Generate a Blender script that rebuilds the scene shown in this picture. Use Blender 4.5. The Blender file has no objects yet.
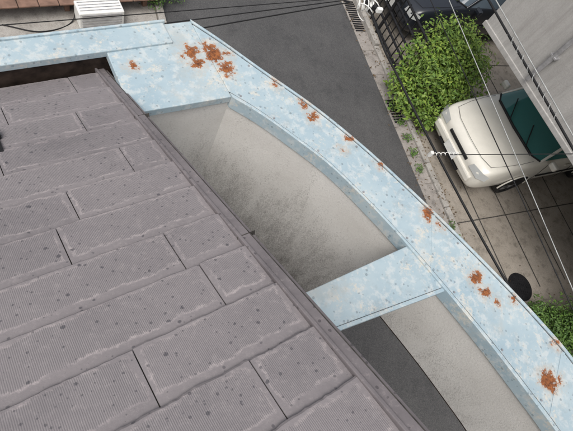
import bpy, bmesh, math, random
from mathutils import Vector, Matrix, noise
random.seed(7)
H=5.8
sc=bpy.context.scene
# ------------------------------------------------------------------ helpers
def link(ob,parent=None):
    sc.collection.objects.link(ob)
    if parent: ob.parent=parent
    return ob
def mesh_obj(name,verts,faces,mat=None,parent=None,smooth=False):
    me=bpy.data.meshes.new(name); me.from_pydata([tuple(v) for v in verts],[],faces); me.update()
    bm=bmesh.new(); bm.from_mesh(me); bmesh.ops.recalc_face_normals(bm,faces=bm.faces); bm.to_mesh(me); bm.free()
    ob=bpy.data.objects.new(name,me)
    if mat: me.materials.append(mat)
    if smooth:
        for p in me.polygons: p.use_smooth=True
    return link(ob,parent)
def empty(name,loc=(0,0,0),rz=0):
    e=bpy.data.objects.new(name,None); e.location=loc; e.rotation_euler=(0,0,rz); return link(e)
def prism(name,poly,z0,z1,mat,parent=None,bevel=0):
    n=len(poly); v=[(x,y,z0) for x,y in poly]+[(x,y,z1) for x,y in poly]
    f=[tuple(range(n))[::-1],tuple(range(n,2*n))]+[(i,(i+1)%n,n+(i+1)%n,n+i) for i in range(n)]
    ob=mesh_obj(name,v,f,mat,parent)
    if bevel:
        m=ob.modifiers.new('b','BEVEL'); m.width=bevel; m.segments=2; m.limit_method='ANGLE'
    return ob
def box(name,c,sz,mat,parent=None,bevel=0,rz=0):
    x,y,z=[s/2 for s in sz]; cs,sn=math.cos(rz),math.sin(rz)
    poly=[(c[0]+a*cs-b*sn,c[1]+a*sn+b*cs) for a,b in((-x,-y),(x,-y),(x,y),(-x,y))]
    return prism(name,poly,c[2]-z,c[2]+z,mat,parent,bevel)
def sheet(name,poly,z,mat,parent=None):
    return mesh_obj(name,[(x,y,z) for x,y in poly],[tuple(range(len(poly)))],mat,parent)
def tube(name,pts,r,mat,parent=None,cyclic=False):
    cu=bpy.data.curves.new(name,'CURVE'); cu.dimensions='3D'; cu.bevel_depth=r; cu.bevel_resolution=3
    sp=cu.splines.new('POLY'); sp.points.add(len(pts)-1)
    for p,q in zip(sp.points,pts): p.co=(*q,1)
    sp.use_cyclic_u=cyclic
    cu.materials.append(mat); ob=bpy.data.objects.new(name,cu); return link(ob,parent)
def catmull(P,n=8):
    P=[Vector(p) for p in P]; P=[2*P[0]-P[1]]+P+[2*P[-1]-P[-2]]; out=[]
    for i in range(1,len(P)-2):
        for k in range(n):
            t=k/n; a,b,c,d=P[i-1:i+3]
            out.append(.5*((2*b)+(c-a)*t+(2*a-5*b+4*c-d)*t*t+(3*b-a-3*c+d)*t**3))
    out.append(P[-2]); return out
class M:
    def __init__(s,name,rough=.8,metal=0,spec=.3):
        s.m=bpy.data.materials.new(name); s.m.use_nodes=True; s.t=s.m.node_tree; s.b=s.t.nodes['Principled BSDF']
        s.b.inputs['Roughness'].default_value=rough; s.b.inputs['Metallic'].default_value=metal
        s.b.inputs['Specular IOR Level'].default_value=spec; s.c=None
    def N(s,ty,**k):
        n=s.t.nodes.new('ShaderNode'+ty)
        for a,b in k.items(): setattr(n,a,b)
        return n
    def L(s,a,b): s.t.links.new(a,b)
    def put(s,v,inp):
        if isinstance(v,(int,float)): inp.default_value=v
        elif isinstance(v,tuple): inp.default_value=v if len(v)==4 or inp.type=='VECTOR' else (*v,1)
        else: s.L(v,inp)
    def pos(s,scale=(1,1,1)):
        o=s.N('NewGeometry').outputs['Position']
        if scale==(1,1,1): return o
        m=s.N('Mapping'); m.inputs['Scale'].default_value=scale; s.L(o,m.inputs['Vector']); return m.outputs[0]
    def noise(s,sc,det=4,ro=.55,vec=None,dist=0):
        n=s.N('TexNoise'); n.inputs['Scale'].default_value=sc; n.inputs['Detail'].default_value=det; n.inputs['Roughness'].default_value=ro; n.inputs['Distortion'].default_value=dist
        s.L(vec or s.pos(),n.inputs['Vector']); return n.outputs['Fac']
    def voro(s,sc,vec=None,rnd=1):
        n=s.N('TexVoronoi'); n.inputs['Scale'].default_value=sc; n.inputs['Randomness'].default_value=rnd; s.L(vec or s.pos(),n.inputs['Vector'])
        q=s.N('SeparateColor'); s.L(n.outputs['Color'],q.inputs[0]); return n.outputs['Distance'],q.outputs[0],q.outputs[1]
    def math(s,op,a,b=0.,c=0.,clamp=False):
        n=s.N('Math',operation=op,use_clamp=clamp); s.put(a,n.inputs[0]); s.put(b,n.inputs[1])
        if op in('MULTIPLY_ADD','SMOOTH_MIN'): s.put(c,n.inputs[2])
        return n.outputs[0]
    def rng(s,v,a,b,c=0.,d=1.):
        n=s.N('MapRange'); n.clamp=True; s.L(v,n.inputs[0])
        for i,x in enumerate((a,b,c,d)): n.inputs[i+1].default_value=x
        return n.outputs[0]
    def mix(s,f,a,b,mode='MIX'):
        n=s.N('Mix',data_type='RGBA',blend_type=mode); s.put(f,n.inputs[0]); s.put(a,n.inputs[6]); s.put(b,n.inputs[7]); return n.outputs[2]
    def col(s,c): s.put(c,s.b.inputs['Base Color']); return s
    def bump(s,h,st=.3,d=.01):
        n=s.N('Bump'); n.inputs['Strength'].default_value=st; n.inputs['Distance'].default_value=d; s.L(h,n.inputs['Height']); s.L(n.outputs[0],s.b.inputs['Normal']); return s
    def rough(s,v): s.put(v,s.b.inputs['Roughness']); return s
def simple(name,c,rough=.6,metal=0,var=.25,scale=12,spec=.3,bump=.0):
    m=M(name,rough,metal,spec); n=m.noise(scale,3)
    m.col(m.mix(m.rng(n,.3,.7),tuple(x*(1-var) for x in c),tuple(min(1,x*(1+var)) for x in c)))
    if bump: m.bump(m.noise(scale*8,2),bump,.004)
    return m.m
# ------------------------------------------------------------------ materials
def mk_blue():
    m=M('blue_painted_metal',.5,0,.3); p=m.pos()
    n1=m.noise(3.2,4,.6); n2=m.noise(18,6,.7)
    c=m.mix(m.rng(n1,.35,.68),(.33,.43,.485),(.42,.51,.545))
    c=m.mix(m.rng(n2,.50,.60,0,.7),c,(.54,.58,.58))
    c=m.mix(m.rng(m.noise(8,6,.8),.53,.70,0,.5),c,(.28,.315,.325))
    c=m.mix(m.rng(m.noise(6,8,.9),.555,.60,0,.8),c,(.60,.57,.50))
    c=m.mix(m.rng(m.noise(1.8,7,.8),.54,.66,0,.4),c,(.44,.42,.37))
    d0,ca,cb=m.voro(42)
    jit=m.math('MULTIPLY_ADD',m.noise(110,2),.3,-.15)
    spot=m.math('MULTIPLY',m.math('LESS_THAN',m.math('ADD',d0,jit),m.math('MULTIPLY_ADD',cb,.22,.10)),m.math('GREATER_THAN',ca,.5))
    c=m.mix(m.math('MULTIPLY',spot,m.math('MULTIPLY_ADD',cb,.35,.2)),c,(.14,.17,.19))
    spots=[(.150,1.877,.040),(.188,1.812,.030),(.235,1.94,.032),(.265,1.90,.047),(.335,1.826,.037),(.36,1.79,.02),(-.133,1.685,.016),(.33,1.93,.02),(.10,1.83,.012),
      (.801,1.702,.022),(.848,1.634,.026),(1.06,1.54,.014),(1.024,1.449,.010),(1.533,1.139,.032),(1.60,1.08,.016),
      (1.786,.794,.036),(1.83,.72,.028),(1.90,.66,.010),(2.130,.281,.050),(2.24,.47,.012),(2.02,.70,.010),(.62,1.80,.010),(1.25,1.40,.010),(2.21,.28,.014)]
    d=None
    flat=m.N('VectorMath',operation='MULTIPLY'); m.L(p,flat.inputs[0]); flat.inputs[1].default_value=(1,1,0)
    for x,y,r in spots:
        q=m.N('VectorMath',operation='DISTANCE'); m.L(flat.outputs[0],q.inputs[0]); q.inputs[1].default_value=(x,y,0)
        e=m.math('SUBTRACT',q.outputs['Value'],r)
        d=e if d is None else m.math('MINIMUM',d,e)
    nz=m.noise(20,7,.8)
    d2=m.math('ADD',d,m.math('MULTIPLY_ADD',nz,.22,-.11))
    extra=m.rng(m.noise(13,8,.95),.655,.675)
    halo=m.rng(d2,-.01,.045,1,0)
    c=m.mix(m.math('MULTIPLY',halo,m.rng(m.noise(70,3,.8),.35,.65,.2,.8)),c,(.52,.38,.25))
    ru=m.math('MAXIMUM',m.rng(d2,-.004,.004,1,0),extra)
    rc=m.mix(m.rng(m.noise(40,6,.85),.38,.62),(.36,.13,.045),(.065,.025,.016))
    c=m.mix(ru,c,rc); m.col(c); m.rough(m.rng(ru,0,1,.5,.9))
    m.bump(n2,.3,.003)
    return m.m
def mk_plaster():
    m=M('stained_plaster',.9); p=m.pos()
    z=m.N('SeparateXYZ'); m.L(p,z.inputs[0])
    g=m.noise(110,3,.75)
    c=m.mix(m.rng(m.noise(2.5,5,.6),.3,.7),(.64,.62,.585),(.77,.755,.72))
    c=m.mix(m.rng(g,.35,.7,0,.35),c,(.48,.46,.43))
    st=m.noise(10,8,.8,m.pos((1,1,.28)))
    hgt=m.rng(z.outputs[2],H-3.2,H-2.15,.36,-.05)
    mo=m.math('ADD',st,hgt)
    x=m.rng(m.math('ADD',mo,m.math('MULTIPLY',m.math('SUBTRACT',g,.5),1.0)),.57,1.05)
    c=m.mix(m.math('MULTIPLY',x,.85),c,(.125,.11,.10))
    m.col(c); m.bump(g,.6,.005); return m.m
def mk_tile():
    m=M('slate_tile',.6,0,.3)
    uv=m.N('UVMap',uv_map='tile'); nm=m.N('UVMap',uv_map='norm'); rn=m.N('UVMap',uv_map='rand')
    w=m.math('MULTIPLY_ADD',m.noise(10,5,.75),.3,-.15)
    n=m.N('SeparateXYZ'); m.L(nm.outputs[0],n.inputs[0]); u=m.N('SeparateXYZ'); m.L(uv.outputs[0],u.inputs[0]); r=m.N('SeparateXYZ'); m.L(rn.outputs[0],r.inputs[0])
    v=m.math('ADD',u.outputs[1],m.math('MULTIPLY',w,.20))
    dv=m.math('MINIMUM',m.math('SUBTRACT',v,.012),m.math('SUBTRACT',.146,v))
    bd=m.math('MINIMUM',m.math('ADD',m.math('SUBTRACT',n.outputs[0],.012),m.math('MULTIPLY',w,.22)),dv)
    inside=m.rng(bd,-.003,.004)
    line=m.math('MULTIPLY',m.rng(bd,-.006,-.001),m.rng(bd,.001,.007,1,0))
    ribs=m.math('SINE',m.math('MULTIPLY',m.math('ADD',u.outputs[0],m.math('MULTIPLY',w,.012)),1350))
    fade=m.rng(m.noise(9,6,.8),.40,.62)
    base=m.mix(m.rng(m.noise(3,6,.7),.32,.68),(.168,.155,.161),(.25,.228,.233))
    base=m.mix(m.math('MULTIPLY',r.outputs[0],.4),base,(.275,.25,.253))
    c=m.mix(m.math('MULTIPLY',inside,.2),base,(.16,.15,.158))
    c=m.mix(m.math('MULTIPLY',m.math('MULTIPLY',m.rng(ribs,-.4,1),inside),m.rng(fade,0,1,.03,.30)),c,(.34,.31,.315))
    c=m.mix(m.math('MULTIPLY',line,m.rng(m.noise(14,6,.85),.42,.62,.0,.6)),c,(.45,.40,.395))
    c=m.mix(m.rng(m.noise(40,6,.85),.52,.70,0,.42),c,(.38,.345,.34))
    c=m.mix(m.rng(m.noise(6,7,.8),.54,.68,0,.34),c,(.12,.11,.118))
    jit=m.math('MULTIPLY_ADD',m.noise(90,3,.7),.40,-.2)
    for scl,r0,r1,g,a in((30,.04,.16,.52,.68),(60,.06,.22,.58,.55)):
        d0,ca,cb=m.voro(scl)
        sp=m.math('MULTIPLY',m.rng(m.math('SUBTRACT',m.math('ADD',d0,jit),m.math('MULTIPLY_ADD',cb,r1,r0)),-.03,.03,1,0),m.math('GREATER_THAN',ca,g))
        c=m.mix(m.math('MULTIPLY',sp,a),c,(.05,.05,.06))
    m.col(c)
    m.bump(m.math('ADD',m.math('MULTIPLY',m.math('MULTIPLY',ribs,inside),.3),m.math('ADD',m.math('MULTIPLY',m.noise(90,4,.7),1.),m.math('MULTIPLY',inside,-.6))),.5,.002)
    return m.m
def mk_trim():
    m=M('mauve_trim',.55,0,.3)
    c=m.mix(m.rng(m.noise(6,5,.7),.3,.7),(.135,.122,.127),(.21,.19,.195))
    d0,ca,cb=m.voro(40)
    sp=m.math('MULTIPLY',m.math('LESS_THAN',m.math('ADD',d0,m.math('MULTIPLY_ADD',m.noise(110,2),.3,-.15)),.2),m.math('GREATER_THAN',ca,.55))
    c=m.mix(m.math('MULTIPLY',sp,.6),c,(.05,.045,.05))
    c=m.mix(m.rng(m.noise(35,6,.85),.54,.68,0,.5),c,(.35,.31,.305))
    m.col(c).bump(m.noise(80,2),.25,.003); return m.m
def mk_asphalt():
    m=M('worn_asphalt',.75,0,.3)
    g=m.noise(85,4,.85); c=m.mix(m.rng(m.noise(.9,6,.7),.3,.7),(.062,.062,.064),(.100,.099,.099))
    c=m.mix(m.rng(g,.50,.66,0,.5),c,(.20,.195,.185)); c=m.mix(m.rng(g,.5,.36,0,.5),c,(.025,.025,.027))
    c=m.mix(m.rng(m.noise(2.2,7,.8),.53,.66,0,.42),c,(.040,.040,.042))
    m.col(c).bump(g,.6,.008); return m.m
def mk_concrete(name,a,b,wet=.3,sc=1.3):
    m=M(name,.8); g=m.noise(75,4,.8)
    c=m.mix(m.rng(m.noise(sc,6,.7),.3,.7),a,b); c=m.mix(m.rng(g,.42,.64,0,.45),c,tuple(x*.45 for x in a))
    c=m.mix(m.math('MULTIPLY',m.rng(m.noise(4.5,7,.8),.50,.66),wet),c,tuple(x*.4 for x in a))
    m.col(c).bump(g,.4,.005); return m.m
def mk_facade():
    m=M('mortar_facade',.88); g=m.noise(45,4,.75)
    c=m.mix(m.rng(m.noise(1.4,5,.6),.3,.7),(.38,.37,.355),(.47,.46,.44))
    c=m.mix(m.rng(m.noise(3,6,.75,m.pos((2.5,2.5,.18))),.46,.70,0,.6),c,(.24,.23,.215))
    c=m.mix(m.rng(g,.4,.7,0,.35),c,(.26,.25,.235)); m.col(c).bump(g,.5,.006); return m.m
def mk_leaf(name,a,b,c3):
    m=M(name,.5,0,.35); oi=m.N('UVMap',uv_map='rand'); s=m.N('SeparateXYZ'); m.L(oi.outputs[0],s.inputs[0])
    c=m.mix(s.outputs[0],a,b); c=m.mix(m.rng(m.noise(3,2),.35,.65,0,.7),c,c3)
    m.col(c); return m.m
BLUE=mk_blue(); PLAST=mk_plaster(); TILE=mk_tile(); TRIM=mk_trim(); ASPH=mk_asphalt(); FAC=mk_facade()
CONC=mk_concrete('parking_concrete',(.27,.24,.20),(.39,.35,.30),.7)
GUT=mk_concrete('gutter_concrete',(.29,.265,.24),(.41,.38,.35),.7,3)
GROUND=mk_concrete('ground_mat',(.18,.16,.13),(.28,.25,.21),.7)
KERB=mk_concrete('kerb_concrete',(.33,.31,.28),(.46,.44,.41),.6,4)
DARK=simple('dark_iron',(.02,.02,.022),.45,.3); BLACK=simple('black_rubber',(.015,.015,.016),.55)
GALV=simple('galvanised',(.45,.45,.46),.4,.6); WHITE=simple('white_plastic',(.76,.76,.73),.4,var=.08)
GUTM=simple('gutter_rust_and_shade',(.040,.028,.022),.7,var=.7,scale=14); GREYW=simple('grey_wire',(.36,.37,.36),.5)  # GUTM: rusty gutter brown, also the painted shade on the left fascia
SOFF=simple('soffit_paint',(.2,.18,.17),.8); BEIGE=simple('beige_wall',(.50,.46,.38),.85,bump=.3)
BROWN=simple('brown_clay_tile',(.22,.135,.10),.7,scale=6,bump=.3,var=.35); JOINT=simple('joint_dark',(.06,.055,.05),.9,var=.5,scale=30)
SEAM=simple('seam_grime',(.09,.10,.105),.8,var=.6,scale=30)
def Z(z): return z+H
# ------------------------------------------------------------------ roof
r=Vector((.869,.494,0)).normalized(); s=Vector((-.438,.770,-.463)).normalized(); n=r.cross(s); 
if n.z<0: n=-n
C=Vector((-.27,1.73,Z(-2.04)))
def RP(u,sv,h=0): return C+r*u+s*sv+n*h
roof=empty('tiled_roof')
def rbox(name,u0,u1,s0,s1,h0,h1,mat,bev=0):
    v=[RP(u,q,h) for h in(h0,h1) for u,q in((u0,s0),(u1,s0),(u1,s1),(u0,s1))]
    f=[(0,3,2,1),(4,5,6,7),(0,1,5,4),(1,2,6,5),(2,3,7,6),(3,0,4,7)]
    ob=mesh_obj(name,v,f,mat,roof)
    if bev:
        m=ob.modifiers.new('b','BEVEL'); m.width=bev; m.segments=2
    return ob
verts=[];faces=[];uvt=[];uvn=[];uvr=[]
e=.182
for k in range(24):
    sb=-.035-k*e; off=[.16,.46,.24,.55,.12,.38,.50,.2][k%8]+random.uniform(-.04,.04)
    u1=-.045; us=[u1]; x=u1-off
    while x>-4: us.append(x); x-=.606+random.uniform(-.02,.02)
    for i in range(len(us)-1):
        a,b=us[i+1]+.0016,us[i]-.0016
        if b-a<.04: continue
        st=sb-e-.02; NN=max(2,int((b-a)/.012)); base=len(verts); rv=random.random(); lh=random.uniform(0,.003); sk=random.uniform(-.003,.003)
        L=b-a
        for j in range(NN+1):
            uu=a+L*j/NN; jit=noise.noise(Vector((uu*14,k*3.1,0)))*.005+noise.noise(Vector((uu*60,k*3.1,5)))*.004+sk
            if j in(0,NN): jit-=.004*random.random()
            vs=[RP(uu,sb+jit,.000),RP(uu,sb+jit,.014+lh),RP(uu,sb-.005+jit*.6,.017+lh),RP(uu,st,.004)]
            verts+=vs
        for j in range(NN):
            for t in range(3):
                A=base+j*4+t; B=A+4; faces.append((A,B,B+1,A+1))
                for (jj,tt) in((j,t),(j+1,t),(j+1,t+1),(j,t+1)):
                    um=L*jj/NN; vv=[0,0,.005,e+.02][tt]
                    uvt.append((um+rv,vv)); uvn.append((min(um,L-um),vv/e)); uvr.append((rv,0))
        for j in (0,NN):
            A=base+j*4; faces.append((A,A+1,A+2,A+3)); 
            for _ in range(4): uvt.append((.3,0.005)); uvn.append((0,0)); uvr.append((rv,0))
me=bpy.data.meshes.new('tiles'); me.from_pydata([tuple(v) for v in verts],[],faces); me.materials.append(TILE)
for nm,dat in(('tile',uvt),('norm',uvn),('rand',uvr)):
    l=me.uv_layers.new(name=nm)
    for i,d in enumerate(dat): l.data[i].uv=d
link(bpy.data.objects.new('tiles',me),roof)
rbox('roof_deck',-4,-.01,-4.4,-.06,-.06,.001,JOINT)
rbox('rake_trim',-.046,0,-4.4,.0,-.07,.018,TRIM,.004)
rbox('rake_rib',-.046,-.034,-4.4,.001,.010,.025,TRIM,.003)
rbox('rake_drip_edge',-.004,.018,-4.4,.004,-.085,.003,TRIM,.003)
rbox('rake_groove',-.003,-.0005,-4.4,-.002,.012,.0192,JOINT)
rbox('rake_soffit',-.5,-.02,-4.4,-.08,-.10,-.072,SOFF)
for q in(-.55,-1.45,-2.4): rbox('trim_joint',-.048,.0195,q-.003,q,-.07,.0192,JOINT)
rbox('eave_flashing',-4,0,-.06,.03,-.05,-.03,GUTM)
rbox('snow_guard',-.61,-.565,-.50,-.455,.012,.04,DARK,.006)
rbox('snow_guard_strap',-.60,-.575,-.60,-.48,.012,.020,DARK,.002)
# ------------------------------------------------------------------ parapet
par=empty('blue_parapet')
inn=[(.38,1.64),(.53,1.575),(.71,1.475),(.94,1.33),(1.16,1.14),(1.37,.93),(1.585,.69),(1.80,.44),(1.98,.21),(2.12,.02),(2.36,-.35),(2.62,-.85)]
out=[(.12,2.10),(.30,2.01),(.54,1.875),(.86,1.70),(1.14,1.51),(1.39,1.31),(1.68,1.06),(1.95,.81),(2.17,.59),(2.35,.38),(2.66,-.08),(2.98,-.65)]
I=catmull([(a,b,0) for a,b in inn]); O=catmull([(a,b,0) for a,b in out])
def strip(name,A,B,z0,z1,mat,bev=0,parent=par):
    N=len(A); v=[]
    for a,b in zip(A,B): v+=[(a.x,a.y,z0),(b.x,b.y,z0),(b.x,b.y,z1),(a.x,a.y,z1)]
    f=[]
    for i in range(N-1):
        for t in range(4):
            a=i*4+t;b=i*4+(t+1)%4; f.append((a,b,b+4,a+4))
    f+=[(3,2,1,0),(4*N-4,4*N-3,4*N-2,4*N-1)]
    ob=mesh_obj(name,v,f,mat,parent)
    if bev:
        m=ob.modifiers.new('b','BEVEL'); m.width=bev; m.segments=2; m.limit_method='ANGLE'
    return ob
def lerp(A,B,t): return [a+(b-a)*t for a,b in zip(A,B)]
ct=Z(-1.9)
strip('curved_cap',I,O,ct-.05,ct,BLUE,.006)
strip('outer_lip',lerp(I,O,.965),lerp(I,O,1.012),ct-.09,ct+.010,BLUE,.003)
strip('inner_lip',lerp(I,O,-.015),lerp(I,O,.045),ct-.085,ct+.006,BLUE,.003)
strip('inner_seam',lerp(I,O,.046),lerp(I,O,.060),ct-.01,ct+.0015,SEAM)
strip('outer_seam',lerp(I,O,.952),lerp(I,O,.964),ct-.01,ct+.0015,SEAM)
poly=[(.12,2.10),(-.335,1.845),(-.262,1.737),(-.092,1.40),(.38,1.64)]
prism('corner_cap',poly,ct-.05,ct-.001,BLUE,par,.004)
ln=Vector((.871,.492)); 
a0=Vector((-.30,1.862)); w=Vector((-ln.y,ln.x))
q0=a0+ln*.32; q1=q0-ln*4
def arm(name,d0,d1,z0,z1,mat,bev=.004,e0=0):
    P=[q0+w*d0+ln*e0,q0+w*d1+ln*e0,q1+w*d1,q1+w*d0]; prism(name,[(p.x,p.y) for p in P],z0,z1,mat,par,bev)
arm('left_cap',-.135,.01,ct-.03,ct+.012,BLUE,e0=.0)
arm('left_cap_lip',-.002,.012,ct-.09,ct+.024,BLUE,.003,.01)
arm('left_fascia',-.120,-.0,ct-.30,ct-.032,GUTM,0)  # near-black brown paints in the shade below the left cap
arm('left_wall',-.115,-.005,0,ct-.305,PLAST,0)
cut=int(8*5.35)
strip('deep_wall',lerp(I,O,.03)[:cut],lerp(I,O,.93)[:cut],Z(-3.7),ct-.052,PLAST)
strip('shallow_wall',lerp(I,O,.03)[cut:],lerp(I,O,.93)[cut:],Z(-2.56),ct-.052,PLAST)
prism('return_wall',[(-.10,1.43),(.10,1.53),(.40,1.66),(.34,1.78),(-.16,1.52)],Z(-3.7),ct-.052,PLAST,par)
strip('wall_bottom_drip',lerp(I,O,.028)[cut:],lerp(I,O,.94)[cut:],Z(-2.57),Z(-2.562),GUTM)
prism('cross_beam',[(.20,.30),(.34,.205),(1.585,.705),(1.37,.925)],ct-.085,ct-.006,BLUE,par,.005)
def off2(a,b,z0,z1,w_,nm):
    a=Vector(a);b=Vector(b);d=(b-a).normalized();q=Vector((-d.y,d.x))*w_
    prism(nm,[tuple(a+q),tuple(b+q),tuple(b-q),tuple(a-q)],z0,z1,SEAM,par)
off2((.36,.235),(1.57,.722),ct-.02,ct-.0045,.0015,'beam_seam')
for t in(.22,.52,.80):
    i=int(t*(len(I)-1)); a,b=lerp(I,O,.065)[i],lerp(I,O,.95)[i]; d=(b-a).normalized(); q=Vector((-d.y,d.x,0))*.012
    prism('cap_joint',[((a+q).x,(a+q).y),((b+q).x,(b+q).y),((b-q).x,(b-q).y),((a-q).x,(a-q).y)],ct-.01,ct+.0025,BLUE,par,.001)
for i in range(4,len(I)-1,9):
    for tt in(.10,.88):
        p=lerp(I,O,tt)[i]; o=prism('screw',[(p.x+.006*math.cos(k),p.y+.006*math.sin(k)) for k in (0,1.05,2.1,3.14,4.2,5.2)],ct,ct+.006,GALV,par)
wall=empty('house')
P0=Vector((-.27,1.73))-Vector((.869,.494))*.42-Vector((-.494,.869))*.1
dn=Vector((-.494,.869))
P1=P0-dn*6; P2=P1-Vector((.869,.494))*6; P3=P0-Vector((.869,.494))*6
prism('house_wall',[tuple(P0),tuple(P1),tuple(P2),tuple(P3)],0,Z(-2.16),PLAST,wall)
# ------------------------------------------------------------------ ground
S=Vector((.295,-.955)).normalized(); T=Vector((.955,.295)).normalized()
O0=Vector((3.87,6.32))
def SP(t,c): p=O0+S*t+T*c; return (p.x,p.y)
def band(name,c0,c1,z,mat,t0=-60,t1=60): return sheet(name,[SP(t0,c0),SP(t1,c0),SP(t1,c1),SP(t0,c1)],z,mat)
sheet('ground',[(-300,-300),(300,-300),(300,300),(-300,300)],0,GROUND)
band('road',-3.75,0,.004,ASPH)
gut=empty('street_gutter')
for k in range(-30,40):
    x=k*.6; prism('slab',[SP(x,0.002),SP(x+.592,0.002),SP(x+.592,.30),SP(x,.30)],-.05,.012+random.uniform(-.003,.003),GUT,gut,.008)
kb=empty('kerb')
for k in range(-20,26):
    x=k*.9+.2; prism('kerb_stone',[SP(x,.305),SP(x+.89,.305),SP(x+.89,.42),SP(x,.42)],-.05,.10 if k<-1 else .05,KERB,kb,.012)
kb2=empty('kerb')
for k in range(-20,10):
    x=k*.9+.2; prism('kerb_stone',[SP(x,-3.87),SP(x+.89,-3.87),SP(x+.89,-3.755),SP(x,-3.755)],-.05,.09,KERB,kb2,.012)
band('parking_pavement',.425,9,.012,CONC,-8,5.2)
pj=empty('pavement_joints')
for c in(.95,1.62,2.3,3.1,4.0): sheet('joint',[SP(-7,c),SP(4.6,c+.03),SP(4.6,c+.055),SP(-7,c+.022)],.016,JOINT,pj)
for t in(-.3,3.2): sheet('joint',[SP(t,.43),SP(t+.02,.43),SP(t+.02,8),SP(t,8)],.0165,JOINT,pj)
gr=empty('drain_grate'); 
for k in range(14): x=-1.9+k*.06; prism('bar',[SP(x,.04),SP(x+.03,.04),SP(x+.03,.27),SP(x,.27)],.014,.024,DARK,gr)
for k in range(9): x=.6+k*.06; prism('bar',[SP(x,.04),SP(x+.03,.04),SP(x+.03,.27),SP(x,.27)],.014,.024,DARK,gr)
mh=empty('manhole_cover',(6.35,2.36,0))
def disc(name,rad,z0,z1,mat,parent,N=40):
    return prism(name,[(rad*math.cos(6.2832*i/N),rad*math.sin(6.2832*i/N)) for i in range(N)],z0,z1,mat,parent,.004)
disc('rim',.25,.005,.022,DARK,mh); disc('lid',.215,.006,.030,DARK,mh)
for i in range(-4,5):
    for j in range(-4,5):
        if i*i+j*j<17: box('stud',(i*.044,j*.044,.032),(.024,.024,.008),DARK,mh)
rd=random.Random(11); v=[];f=[]
for _ in range(1200):
    t=rd.uniform(-5,5); c=rd.choice((rd.gauss(.27,.08),rd.gauss(.47,.06),rd.uniform(.4,4.5),rd.gauss(.02,.05)))
    x,y=SP(t,c); a=rd.random()*6.28; l=rd.uniform(.008,.026)
    z=.030 if not(.29<c<.44) else (.056 if t>-.7 else .106)
    i=len(v)
    for kk,rr_ in((0,1),(1.4,.5),(3.14,1),(4.5,.5)): v.append((x+l*rr_*math.cos(a+kk),y+l*rr_*math.sin(a+kk),z))
    f.append((i,i+1,i+2,i+3))
mesh_obj('fallen_leaves',v,f,simple('dead_leaf',(.13,.09,.05),.8,var=.7,scale=5))
# ------------------------------------------------------------------ neighbour house (overhanging storey)
nh=empty('neighbour_house')
zb=2.15
A=Vector((4.54,5.70)); B=Vector((5.50,3.46)); d=(B-A).normalized(); nb=Vector((-d.y,d.x)) 
if nb.x<0: nb=-nb
Bx=A+d*9
prism('upper_storey',[tuple(A),tuple(Bx),tuple(Bx+nb*7),tuple(A+nb*7)],zb,6.4,FAC,nh,.01)
prism('bottom_edge_trim',[tuple(A-nb*.02-d*.02),tuple(Bx-nb*.02),tuple(Bx+nb*.2),tuple(A+nb*.2-d*.02)],zb-.05,zb+.03,FAC,nh,.008)
c1=A+d*.3+nb*5.2; prism('ground_floor_wall',[tuple(c1),tuple(c1+d*8),tuple(c1+d*8+nb*1.5),tuple(c1+nb*1.5)],0,zb-.062,BEIGE,nh)
pp=A+d*1.15-nb*.06; tube('downpipe',[(pp.x,pp.y,zb+.1),(pp.x,pp.y,6.3)],.035,GALV,nh)
pp=A+d*1.15
for z in(2.7,3.6,4.6): box('pipe_clip',(pp.x-nb.x*.03,pp.y-nb.y*.03,z),(.12,.12,.03),GALV,nh,.004,math.atan2(d.y,d.x))
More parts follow.
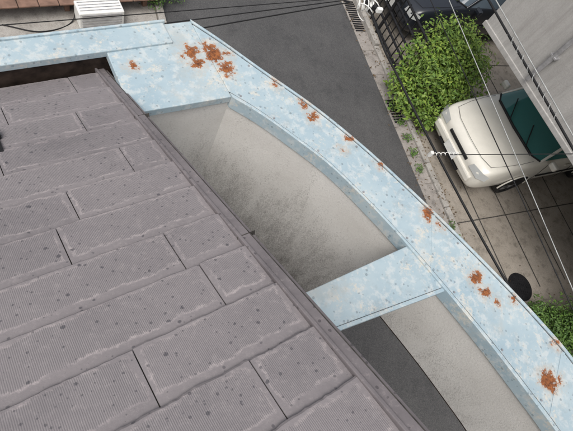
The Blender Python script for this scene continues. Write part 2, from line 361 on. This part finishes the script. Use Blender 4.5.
# ------------------------------------------------------------------ cars
def build_car(name,loc,ang,paint,glasscol,L=4.1,Wd=1.64):
    car=empty(name,(loc[0],loc[1],0.012),ang)
    glass=M('car_glass',.08,0,.6); glass.col(glasscol); glass=glass.m
    head=M('headlamp',.1,0,.8); head.col((.42,.43,.42)); head=head.m
    st=[(0,.60,.32,.48,.60,.64),(-.04,.70,.25,.50,.66,.71),(-.14,.765,.20,.52,.76,.80),(-.40,.79,.19,.54,.83,.87),(-.8,.805,.19,.56,.88,.93),(-1.15,.81,.19,.58,.92,.97),
        (-1.8,.82,.19,.6,.95,1.0),(-2.6,.82,.19,.6,.97,1.01),(-3.3,.81,.22,.62,.95,1.0),(-3.9,.79,.26,.62,.92,.96),(-L,.70,.32,.6,.80,.84)]
    v=[];f=[]
    for x,hw,zb,zm,zs,zt in st:
        ring=[(0,zb),(hw*.86,zb),(hw*.97,zb+.07),(hw,zm),(hw*.99,zm+.12),(hw*.955,zs),(hw*.86,zs+(zt-zs)*.6),(hw*.40,zt-.005),(0,zt)]
        full=ring+[(-a,b) for a,b in ring[-2:0:-1]]
        v+=[(x,a,b) for a,b in full]
    R=16
    for i in range(len(st)-1):
        for j in range(R): f.append((i*R+j,i*R+(j+1)%R,(i+1)*R+(j+1)%R,(i+1)*R+j))
    f.append(tuple(range(R))); f.append(tuple(range((len(st)-1)*R,len(st)*R)))
    b=mesh_obj('body',v,f,paint,car,True); m=b.modifiers.new('s','SUBSURF'); m.levels=2; m.render_levels=2
    def ringpts(xf,xr,hw,z,bow): 
        return [(xf,-hw*.78,z),(xf+bow,0,z+.01),(xf,hw*.78,z),(xf-.12,hw*.95,z),(xf-(xf-xr)*.5,hw,z),(xr+.1,hw*.94,z),(xr,hw*.75,z),(xr-.04,0,z),(xr,-hw*.75,z),(xr+.1,-hw*.94,z),(xf-(xf-xr)*.5,-hw,z),(xf-.12,-hw*.95,z)]
    base=ringpts(-1.10,-3.45,.76,.945,.08); top=ringpts(-1.72,-2.95,.62,1.40,.06)
    K=12; vv=base+top; ff=[(i,(i+1)%K,K+(i+1)%K,K+i) for i in range(K)]
    mesh_obj('windows',vv,ff,glass,car,True)
    tv=top+[(x*.985-.02,y*.86,z+.04) for x,y,z in top]+[(-2.3,0,1.465)]
    tf=[(i,(i+1)%K,K+(i+1)%K,K+i) for i in range(K)]+[(K+i,K+(i+1)%K,2*K) for i in range(K)]
    mesh_obj('roof_panel',tv,tf,paint,car,True)
    for i in(3,5,6,8,9,11,4,10):
        a=Vector(base[i]);t2=Vector(top[i]); 
        tube('pillar',[a+Vector((0,0,-.03)),t2+Vector((0,0,.01))],.03 if i not in(4,10) else .022,paint if i not in(4,10) else BLACK,car)
    tube('windscreen_seal',[Vector(base[i])+Vector((.012,0,.002)) for i in(11,0,1,2,3)],.014,BLACK,car)
    tube('roof_seal',[Vector(top[i])+Vector((.01,0,.004)) for i in(11,0,1,2,3)],.010,BLACK,car)
    for sy,x0 in((-.15,-.98),(.42,-.98)):
        tube('wiper',[(x0-.02,sy,.985),(x0-.30,sy-.32,1.13)],.009,BLACK,car)
    tube('cowl',[(-1.06,-.58,.955),(-1.0,0,.975),(-1.06,.58,.955)],.022,BLACK,car)
    for sy in(-1,1):
        box('mirror',(-1.40,sy*.88,.99),(.10,.16,.11),paint,car,.03)
        hv=[]
        for (x,y,z) in((.0,.42,.58),(-.03,.66,.57),(-.14,.765,.60),(-.17,.755,.70),(-.08,.66,.705),(-.03,.44,.68)): hv.append((x+.015,sy*(y+.01),z+.005))
        mesh_obj('headlamp',hv,[tuple(range(6))],head,car)
        for xw in(-1.10,-3.3):
            wv=[];N=36
            prof=[(.0,.10),(.12,.10),(.17,.13),(.21,.115),(.235,.15),(.275,.15),(.295,.12),(.295,-.05)]
            for (rr,oo) in prof:
                for i in range(N): 
                    t=i/N*6.28318; wv.append((xw+rr*math.cos(t),sy*(.685+oo),.295+rr*math.sin(t)))
            wf=[(k*N+i,k*N+(i+1)%N,(k+1)*N+(i+1)%N,(k+1)*N+i) for k in range(len(prof)-1) for i in range(N)]
            o=mesh_obj('wheel',wv,wf,BLACK,car,True); o.data.materials.append(GALV)
            for p in o.data.polygons:
                if p.index//N<3 : p.material_index=1
            for q in range(7):
                t=q/7*6.283; box2=[(xw+rr*math.cos(t+dd),sy*(.84),.295+rr*math.sin(t+dd)) for rr,dd in((.07,-.25),(.19,-.12),(.19,.12),(.07,.25))]
                mesh_obj('wheel_slot',box2,[(0,1,2,3)],BLACK,car)
            arc=[(xw+.345*math.cos(t/20*math.pi),sy*.812,.285+.345*math.sin(t/20*math.pi)) for t in range(21)]
            av=[(xw,sy*.818,.285)]+[(x,y*1.008,z) for x,y,z in arc]
            mesh_obj('wheel_arch',av,[(0,i+1,i+2) for i in range(20)],BLACK,car)
            tube('arch_lip',[(x,y*1.01,z) for x,y,z in arc],.014,paint,car)
        for x in(-1.46,-2.35,-3.1): tube('door_gap',[(x,sy*.822,.28),(x,sy*.828,.6),(x,sy*.79,.9)],.004,BLACK,car)
        tube('side_moulding',[(-1.49,sy*.826,.55),(-3.0,sy*.826,.56)],.014,BLACK,car)
        tube('hood_gap',[(-.20,sy*.62,.80),(-.5,sy*.675,.868),(-.8,sy*.70,.912),(-1.05,sy*.70,.945)],.003,BLACK,car)
        box('handle',(-2.1,sy*.82,.80),(.16,.03,.03),paint,car,.01)
    tube('hood_front_gap',[(-.20,-.62,.80),(-.12,-.4,.79),(-.10,0,.792),(-.12,.4,.79),(-.20,.62,.80)],.003,BLACK,car)
    box('grille',(-.01,0,.60),(.04,.62,.06),BLACK,car,.012)
    box('bumper',(.01,0,.44),(.07,1.24,.14),paint,car,.03)
    box('bumper_intake',(-.0,0,.31),(.05,.7,.06),BLACK,car,.015)
    box('number_plate',(.05,0,.44),(.012,.33,.155),WHITE,car,.003)
    return car
def paint(name,c):
    m=M(name,.28,0,.5); m.b.inputs['Coat Weight'].default_value=.5; m.b.inputs['Coat Roughness'].default_value=.1
    m.col(m.mix(m.rng(m.noise(3,5,.7),.3,.7),c,tuple(x*.86 for x in c))); return m.m
th=math.radians(20)
fv=Vector((-math.cos(th),-math.sin(th))); ev=Vector((math.sin(th),-math.cos(th)))
def carpos(f,e_): return fv*f+ev*e_
build_car('parked_car',carpos(-6.32,-2.60),th+math.pi,paint('cream_paint',(.74,.715,.64)),(.04,.15,.14))
build_car('parked_car.001',carpos(-6.75,-6.15),th+math.pi,paint('black_paint',(.018,.022,.03)),(.10,.13,.16))
# ------------------------------------------------------------------ foliage
def foliage(name,blobs,count,size,mat,stems=True,seed=1):
    rnd=random.Random(seed); par_=empty(name); v=[];f=[];rr=[]
    tot=sum(b[3]**2 for b in blobs)
    for (x,y,z,R,fl) in blobs:
        for _ in range(int(count*R*R/tot)):
            d=Vector((rnd.gauss(0,1),rnd.gauss(0,1),rnd.gauss(0,1))).normalized()
            rad=R*(rnd.random()**.35)
            rad*=1+.7*noise.noise(Vector((x*3+d.x*2.5,y*3+d.y*2.5,z+d.z*2.5)))+.45*noise.noise(Vector((x*3+d.x*7,y*3+d.y*7,z+d.z*7)))
            c=Vector((x,y,z))+Vector((d.x*rad,d.y*rad,d.z*rad*fl))
            if c.z<.03: continue
            nn=(d*.6+Vector((rnd.gauss(0,.6),rnd.gauss(0,.6),.6+rnd.random()*.5))).normalized()
            t=nn.orthogonal().normalized(); t.rotate(Matrix.Rotation(rnd.random()*6.28,3,nn)); b=nn.cross(t)
            l=size*rnd.uniform(.5,1.4); w_=l*.45
            i=len(v); v+=[c-t*l*.5,c+b*w_*.5+nn*l*.06,c+t*l*.5,c-b*w_*.5+nn*l*.06]; f.append((i,i+1,i+2,i+3)); rr.append(rnd.random())
    me=bpy.data.meshes.new('leaves'); me.from_pydata([tuple(q) for q in v],[],f); me.materials.append(mat)
    l=me.uv_layers.new(name='rand')
    for i,q in enumerate(rr):
        for k in range(4): l.data[i*4+k].uv=(q,0)
    link(bpy.data.objects.new('leaves',me),par_)
    if stems:
        for (x,y,z,R,fl) in blobs:
            for _ in range(5):
                a=rnd.random()*6.28; tube('stem',[(x+rnd.gauss(0,.05),y+rnd.gauss(0,.05),0),(x+.3*R*math.cos(a),y+.3*R*math.sin(a),z*.6),(x+.7*R*math.cos(a),y+.7*R*math.sin(a),z+R*fl*.3)],.009,STEM,par_)
    return par_
STEM=simple('stem_bark',(.08,.06,.04),.8)
LEAF=mk_leaf('bright_leaf',(.10,.20,.03),(.27,.36,.06),(.06,.12,.022))
LEAF2=mk_leaf('dark_leaf',(.06,.13,.03),(.15,.26,.05),(.04,.08,.02))
foliage('green_bush',[(4.75,5.85,.75,.55,.8),(5.35,6.25,.8,.55,.8),(4.55,6.25,.8,.5,.8),(5.05,6.65,.95,.55,.8),(4.40,5.62,.35,.40,.8),(5.65,6.6,.6,.42,.8),(5.3,5.85,.45,.4,.8),(4.75,5.30,.3,.28,.8),(5.45,6.9,.8,.4,.8),(4.25,6.0,.4,.3,.8)],13500,.075,LEAF,seed=3)
foliage('green_bush',[(6.5,1.85,.2,.28,.7),(6.95,1.75,.25,.36,.7),(7.4,1.7,.25,.38,.7),(6.9,1.4,.2,.32,.7),(7.5,1.3,.2,.36,.7)],7000,.055,LEAF2,seed=5)
foliage('weeds',[(4.25+.28*k*.33,5.6-k*.33*.95,.05,.10,.7) for k in range(5)]+[(5.1+.04*k,3.3-k*.2,.04,.09,.7) for k in range(3)]+[(-.25,6.5,.2,.2,.8),(.0,6.75,.2,.2,.8)],1900,.04,LEAF2,stems=False,seed=6)
# ------------------------------------------------------------------ black railing
fe=empty('black_railing')
def FP(t,c,z): q=SP(t,c); return Vector((q[0],q[1],z))
for z in(.10,.33,.56,.79,1.02): tube('rail',[FP(-3.6,.54,z),FP(.15,.54,z)],.024,DARK,fe)
for k in range(22):
    t=-3.6+k*.1786; tube('post' if k%7==0 else 'bar',[FP(t,.54,0),FP(t,.54,1.05)],.034 if k%7==0 else .013,DARK,fe)
# ------------------------------------------------------------------ top-left yard
yard=sheet('yard_pavement',[SP(-20,-3.88),SP(-.5,-3.88),SP(-.5,-12),SP(-20,-12)],.010,KERB)
ra=math.atan2(.70,1.36)
ac=empty('air_conditioner_unit',(-.99,5.84,0),ra)
box('casing',(0,0,.19),(.66,.28,.28),WHITE,ac,.015); 
for k in range(5): box('louvre',(0,-.146,.09+k*.05),(.58,.012,.018),GALV,ac)
for k in range(4): box('top_rib',(0,-.08+k*.055,.334),(.60,.010,.008),GALV,ac)
for q in(-.25,.25): box('foot',(q,0,.025),(.08,.34,.05),DARK,ac,.01)
dk=empty('shed_roof',(-1.40,5.78,0),ra)
for k in range(11):
    for i in range(-5,6): box('clay_tile',(i*.27+(.05 if k%2 else 0),.06+k*.15,.275+k*.012),(.262,.17,.028),BROWN,dk,.010)
for a_ in(-1.2,0,1.2):
    for b_ in(.16,1.5): box('leg',(a_,b_,.13),(.07,.07,.24),BROWN,dk)
tube('yard_hose',catmull([(-2.2,5.3,.03),(-1.7,5.35,.03),(-1.35,5.7,.03),(-1.38,6.0,.33),(-1.5,6.5,.40)]),.009,DARK)
# ------------------------------------------------------------------ wires
def ext(a,b,k0,k1): a=Vector(a);b=Vector(b);d_=b-a; return a-d_*k0,b+d_*k1
def wire(name,a,b,rad,mat,k0=1.5,k1=3):
    A_,B_=ext(a,b,k0,k1); return tube(name,[A_.lerp(B_,i/32) for i in range(33)],rad,mat)
tube('power_cable',catmull([(1.2,6.0,Z(-2.4)),(1.80,3.59,Z(-2.6)),(2.01,2.86,Z(-2.6)),(2.37,1.92,Z(-2.6)),(2.78,.98,Z(-2.6)),(3.6,-.8,Z(-2.55)),(6,-6,Z(-2.2))]),.010,BLACK)
wire('power_line',(2.34,3.80,Z(-2.4)),(3.09,.86,Z(-2.4)),.0045,BLACK)
wire('power_line',(2.61,3.71,Z(-2.4)),(3.15,1.0,Z(-2.4)),.004,GREYW)
wire('power_cable',(3.10,4.16,Z(-2.4)),(3.66,2.37,Z(-2.4)),.012,BLACK)
wire('power_line',(3.19,4.13,Z(-2.38)),(3.72,2.40,Z(-2.38)),.006,GREYW)
wire('power_line',(2.12,2.04,Z(-2.5)),(3.63,2.33,Z(-2.4)),.004,BLACK,0,3)
wire('power_line',(.28,3.26,Z(-3)),(1.82,4.24,Z(-3)),.006,BLACK,3,0)
wire('power_line',(.28,3.38,Z(-3)),(1.82,4.28,Z(-3)),.005,BLACK,3,0)
wire('power_line',(.28,3.50,Z(-3)),(1.80,4.30,Z(-3)),.004,BLACK,3,0)
def coil(name,a,b,turns,rad,th_,mat,parent=None):
    a=Vector(a);b=Vector(b);d_=(b-a).normalized();u_=d_.orthogonal().normalized();w_=d_.cross(u_);N=turns*14
    return tube(name,[a.lerp(b,i/N)+(u_*math.cos(i/14*6.283)+w_*math.sin(i/14*6.283))*rad for i in range(N+1)],th_,mat,parent)
cl=empty('cable_clamp')
coil('spiral',(2.16,2.05,Z(-2.49)),(2.40,2.10,Z(-2.47)),6,.012,.003,WHITE,cl)
box('clamp_body',(2.13,2.05,Z(-2.5)),(.03,.03,.06),WHITE,cl,.008)
coil('spiral_b',(3.25,3.68,Z(-2.39)),(3.55,2.70,Z(-2.39)),9,.020,.003,GREYW,cl)
sd=empty('service_drop_connector')
for k in range(6):
    x=1.72+k*.025; y=3.86-k*.05
    box('connector',(x,y,Z(-2.6)+.03*(k%3)),(.035,.06,.05),WHITE if k%2 else DARK,sd,.008,k)
coil('loop',(1.66,3.72,Z(-2.62)),(1.84,3.72,Z(-2.6)),4,.055,.006,WHITE,sd)
coil('loop_b',(1.70,3.62,Z(-2.66)),(1.88,3.80,Z(-2.55)),3,.075,.005,WHITE,sd)
# ------------------------------------------------------------------ world, light, camera
w_=bpy.data.worlds.new('World'); sc.world=w_; w_.use_nodes=True; nt=w_.node_tree
EL=62; AZ=215
sky=nt.nodes.new('ShaderNodeTexSky'); sky.sky_type='NISHITA'; sky.sun_disc=False
sky.sun_elevation=math.radians(EL); sky.sun_rotation=math.radians(AZ); sky.air_density=1; sky.dust_density=6; sky.ozone_density=.6
hs=nt.nodes.new('ShaderNodeHueSaturation'); hs.inputs['Saturation'].default_value=.4
bg=nt.nodes['Background']; nt.links.new(sky.outputs[0],hs.inputs['Color']); nt.links.new(hs.outputs[0],bg.inputs[0]); bg.inputs[1].default_value=.15
sl=bpy.data.lights.new('sun','SUN'); sl.energy=1.45; sl.angle=math.radians(40); sl.color=(1,.98,.95)
so=link(bpy.data.objects.new('sun',sl)); el=math.radians(EL); az=math.radians(AZ)
dirv=Vector((math.sin(az)*math.cos(el),math.cos(az)*math.cos(el),math.sin(el)))
so.rotation_euler=dirv.to_track_quat('Z','Y').to_euler()
cd=bpy.data.cameras.new('camera'); cd.sensor_width=36; cd.lens=28.9; cd.clip_start=.05; cd.clip_end=1000
co=link(bpy.data.objects.new('camera',cd))
mx=Matrix(((.9399,-.15,-.3067,0),(0,.8983,-.4394,0),(.3414,.4130,.8443,H),(0,0,0,1)))
co.matrix_world=mx; sc.camera=co
sc.view_settings.view_transform='Standard'; sc.view_settings.look='None'; sc.view_settings.exposure=0
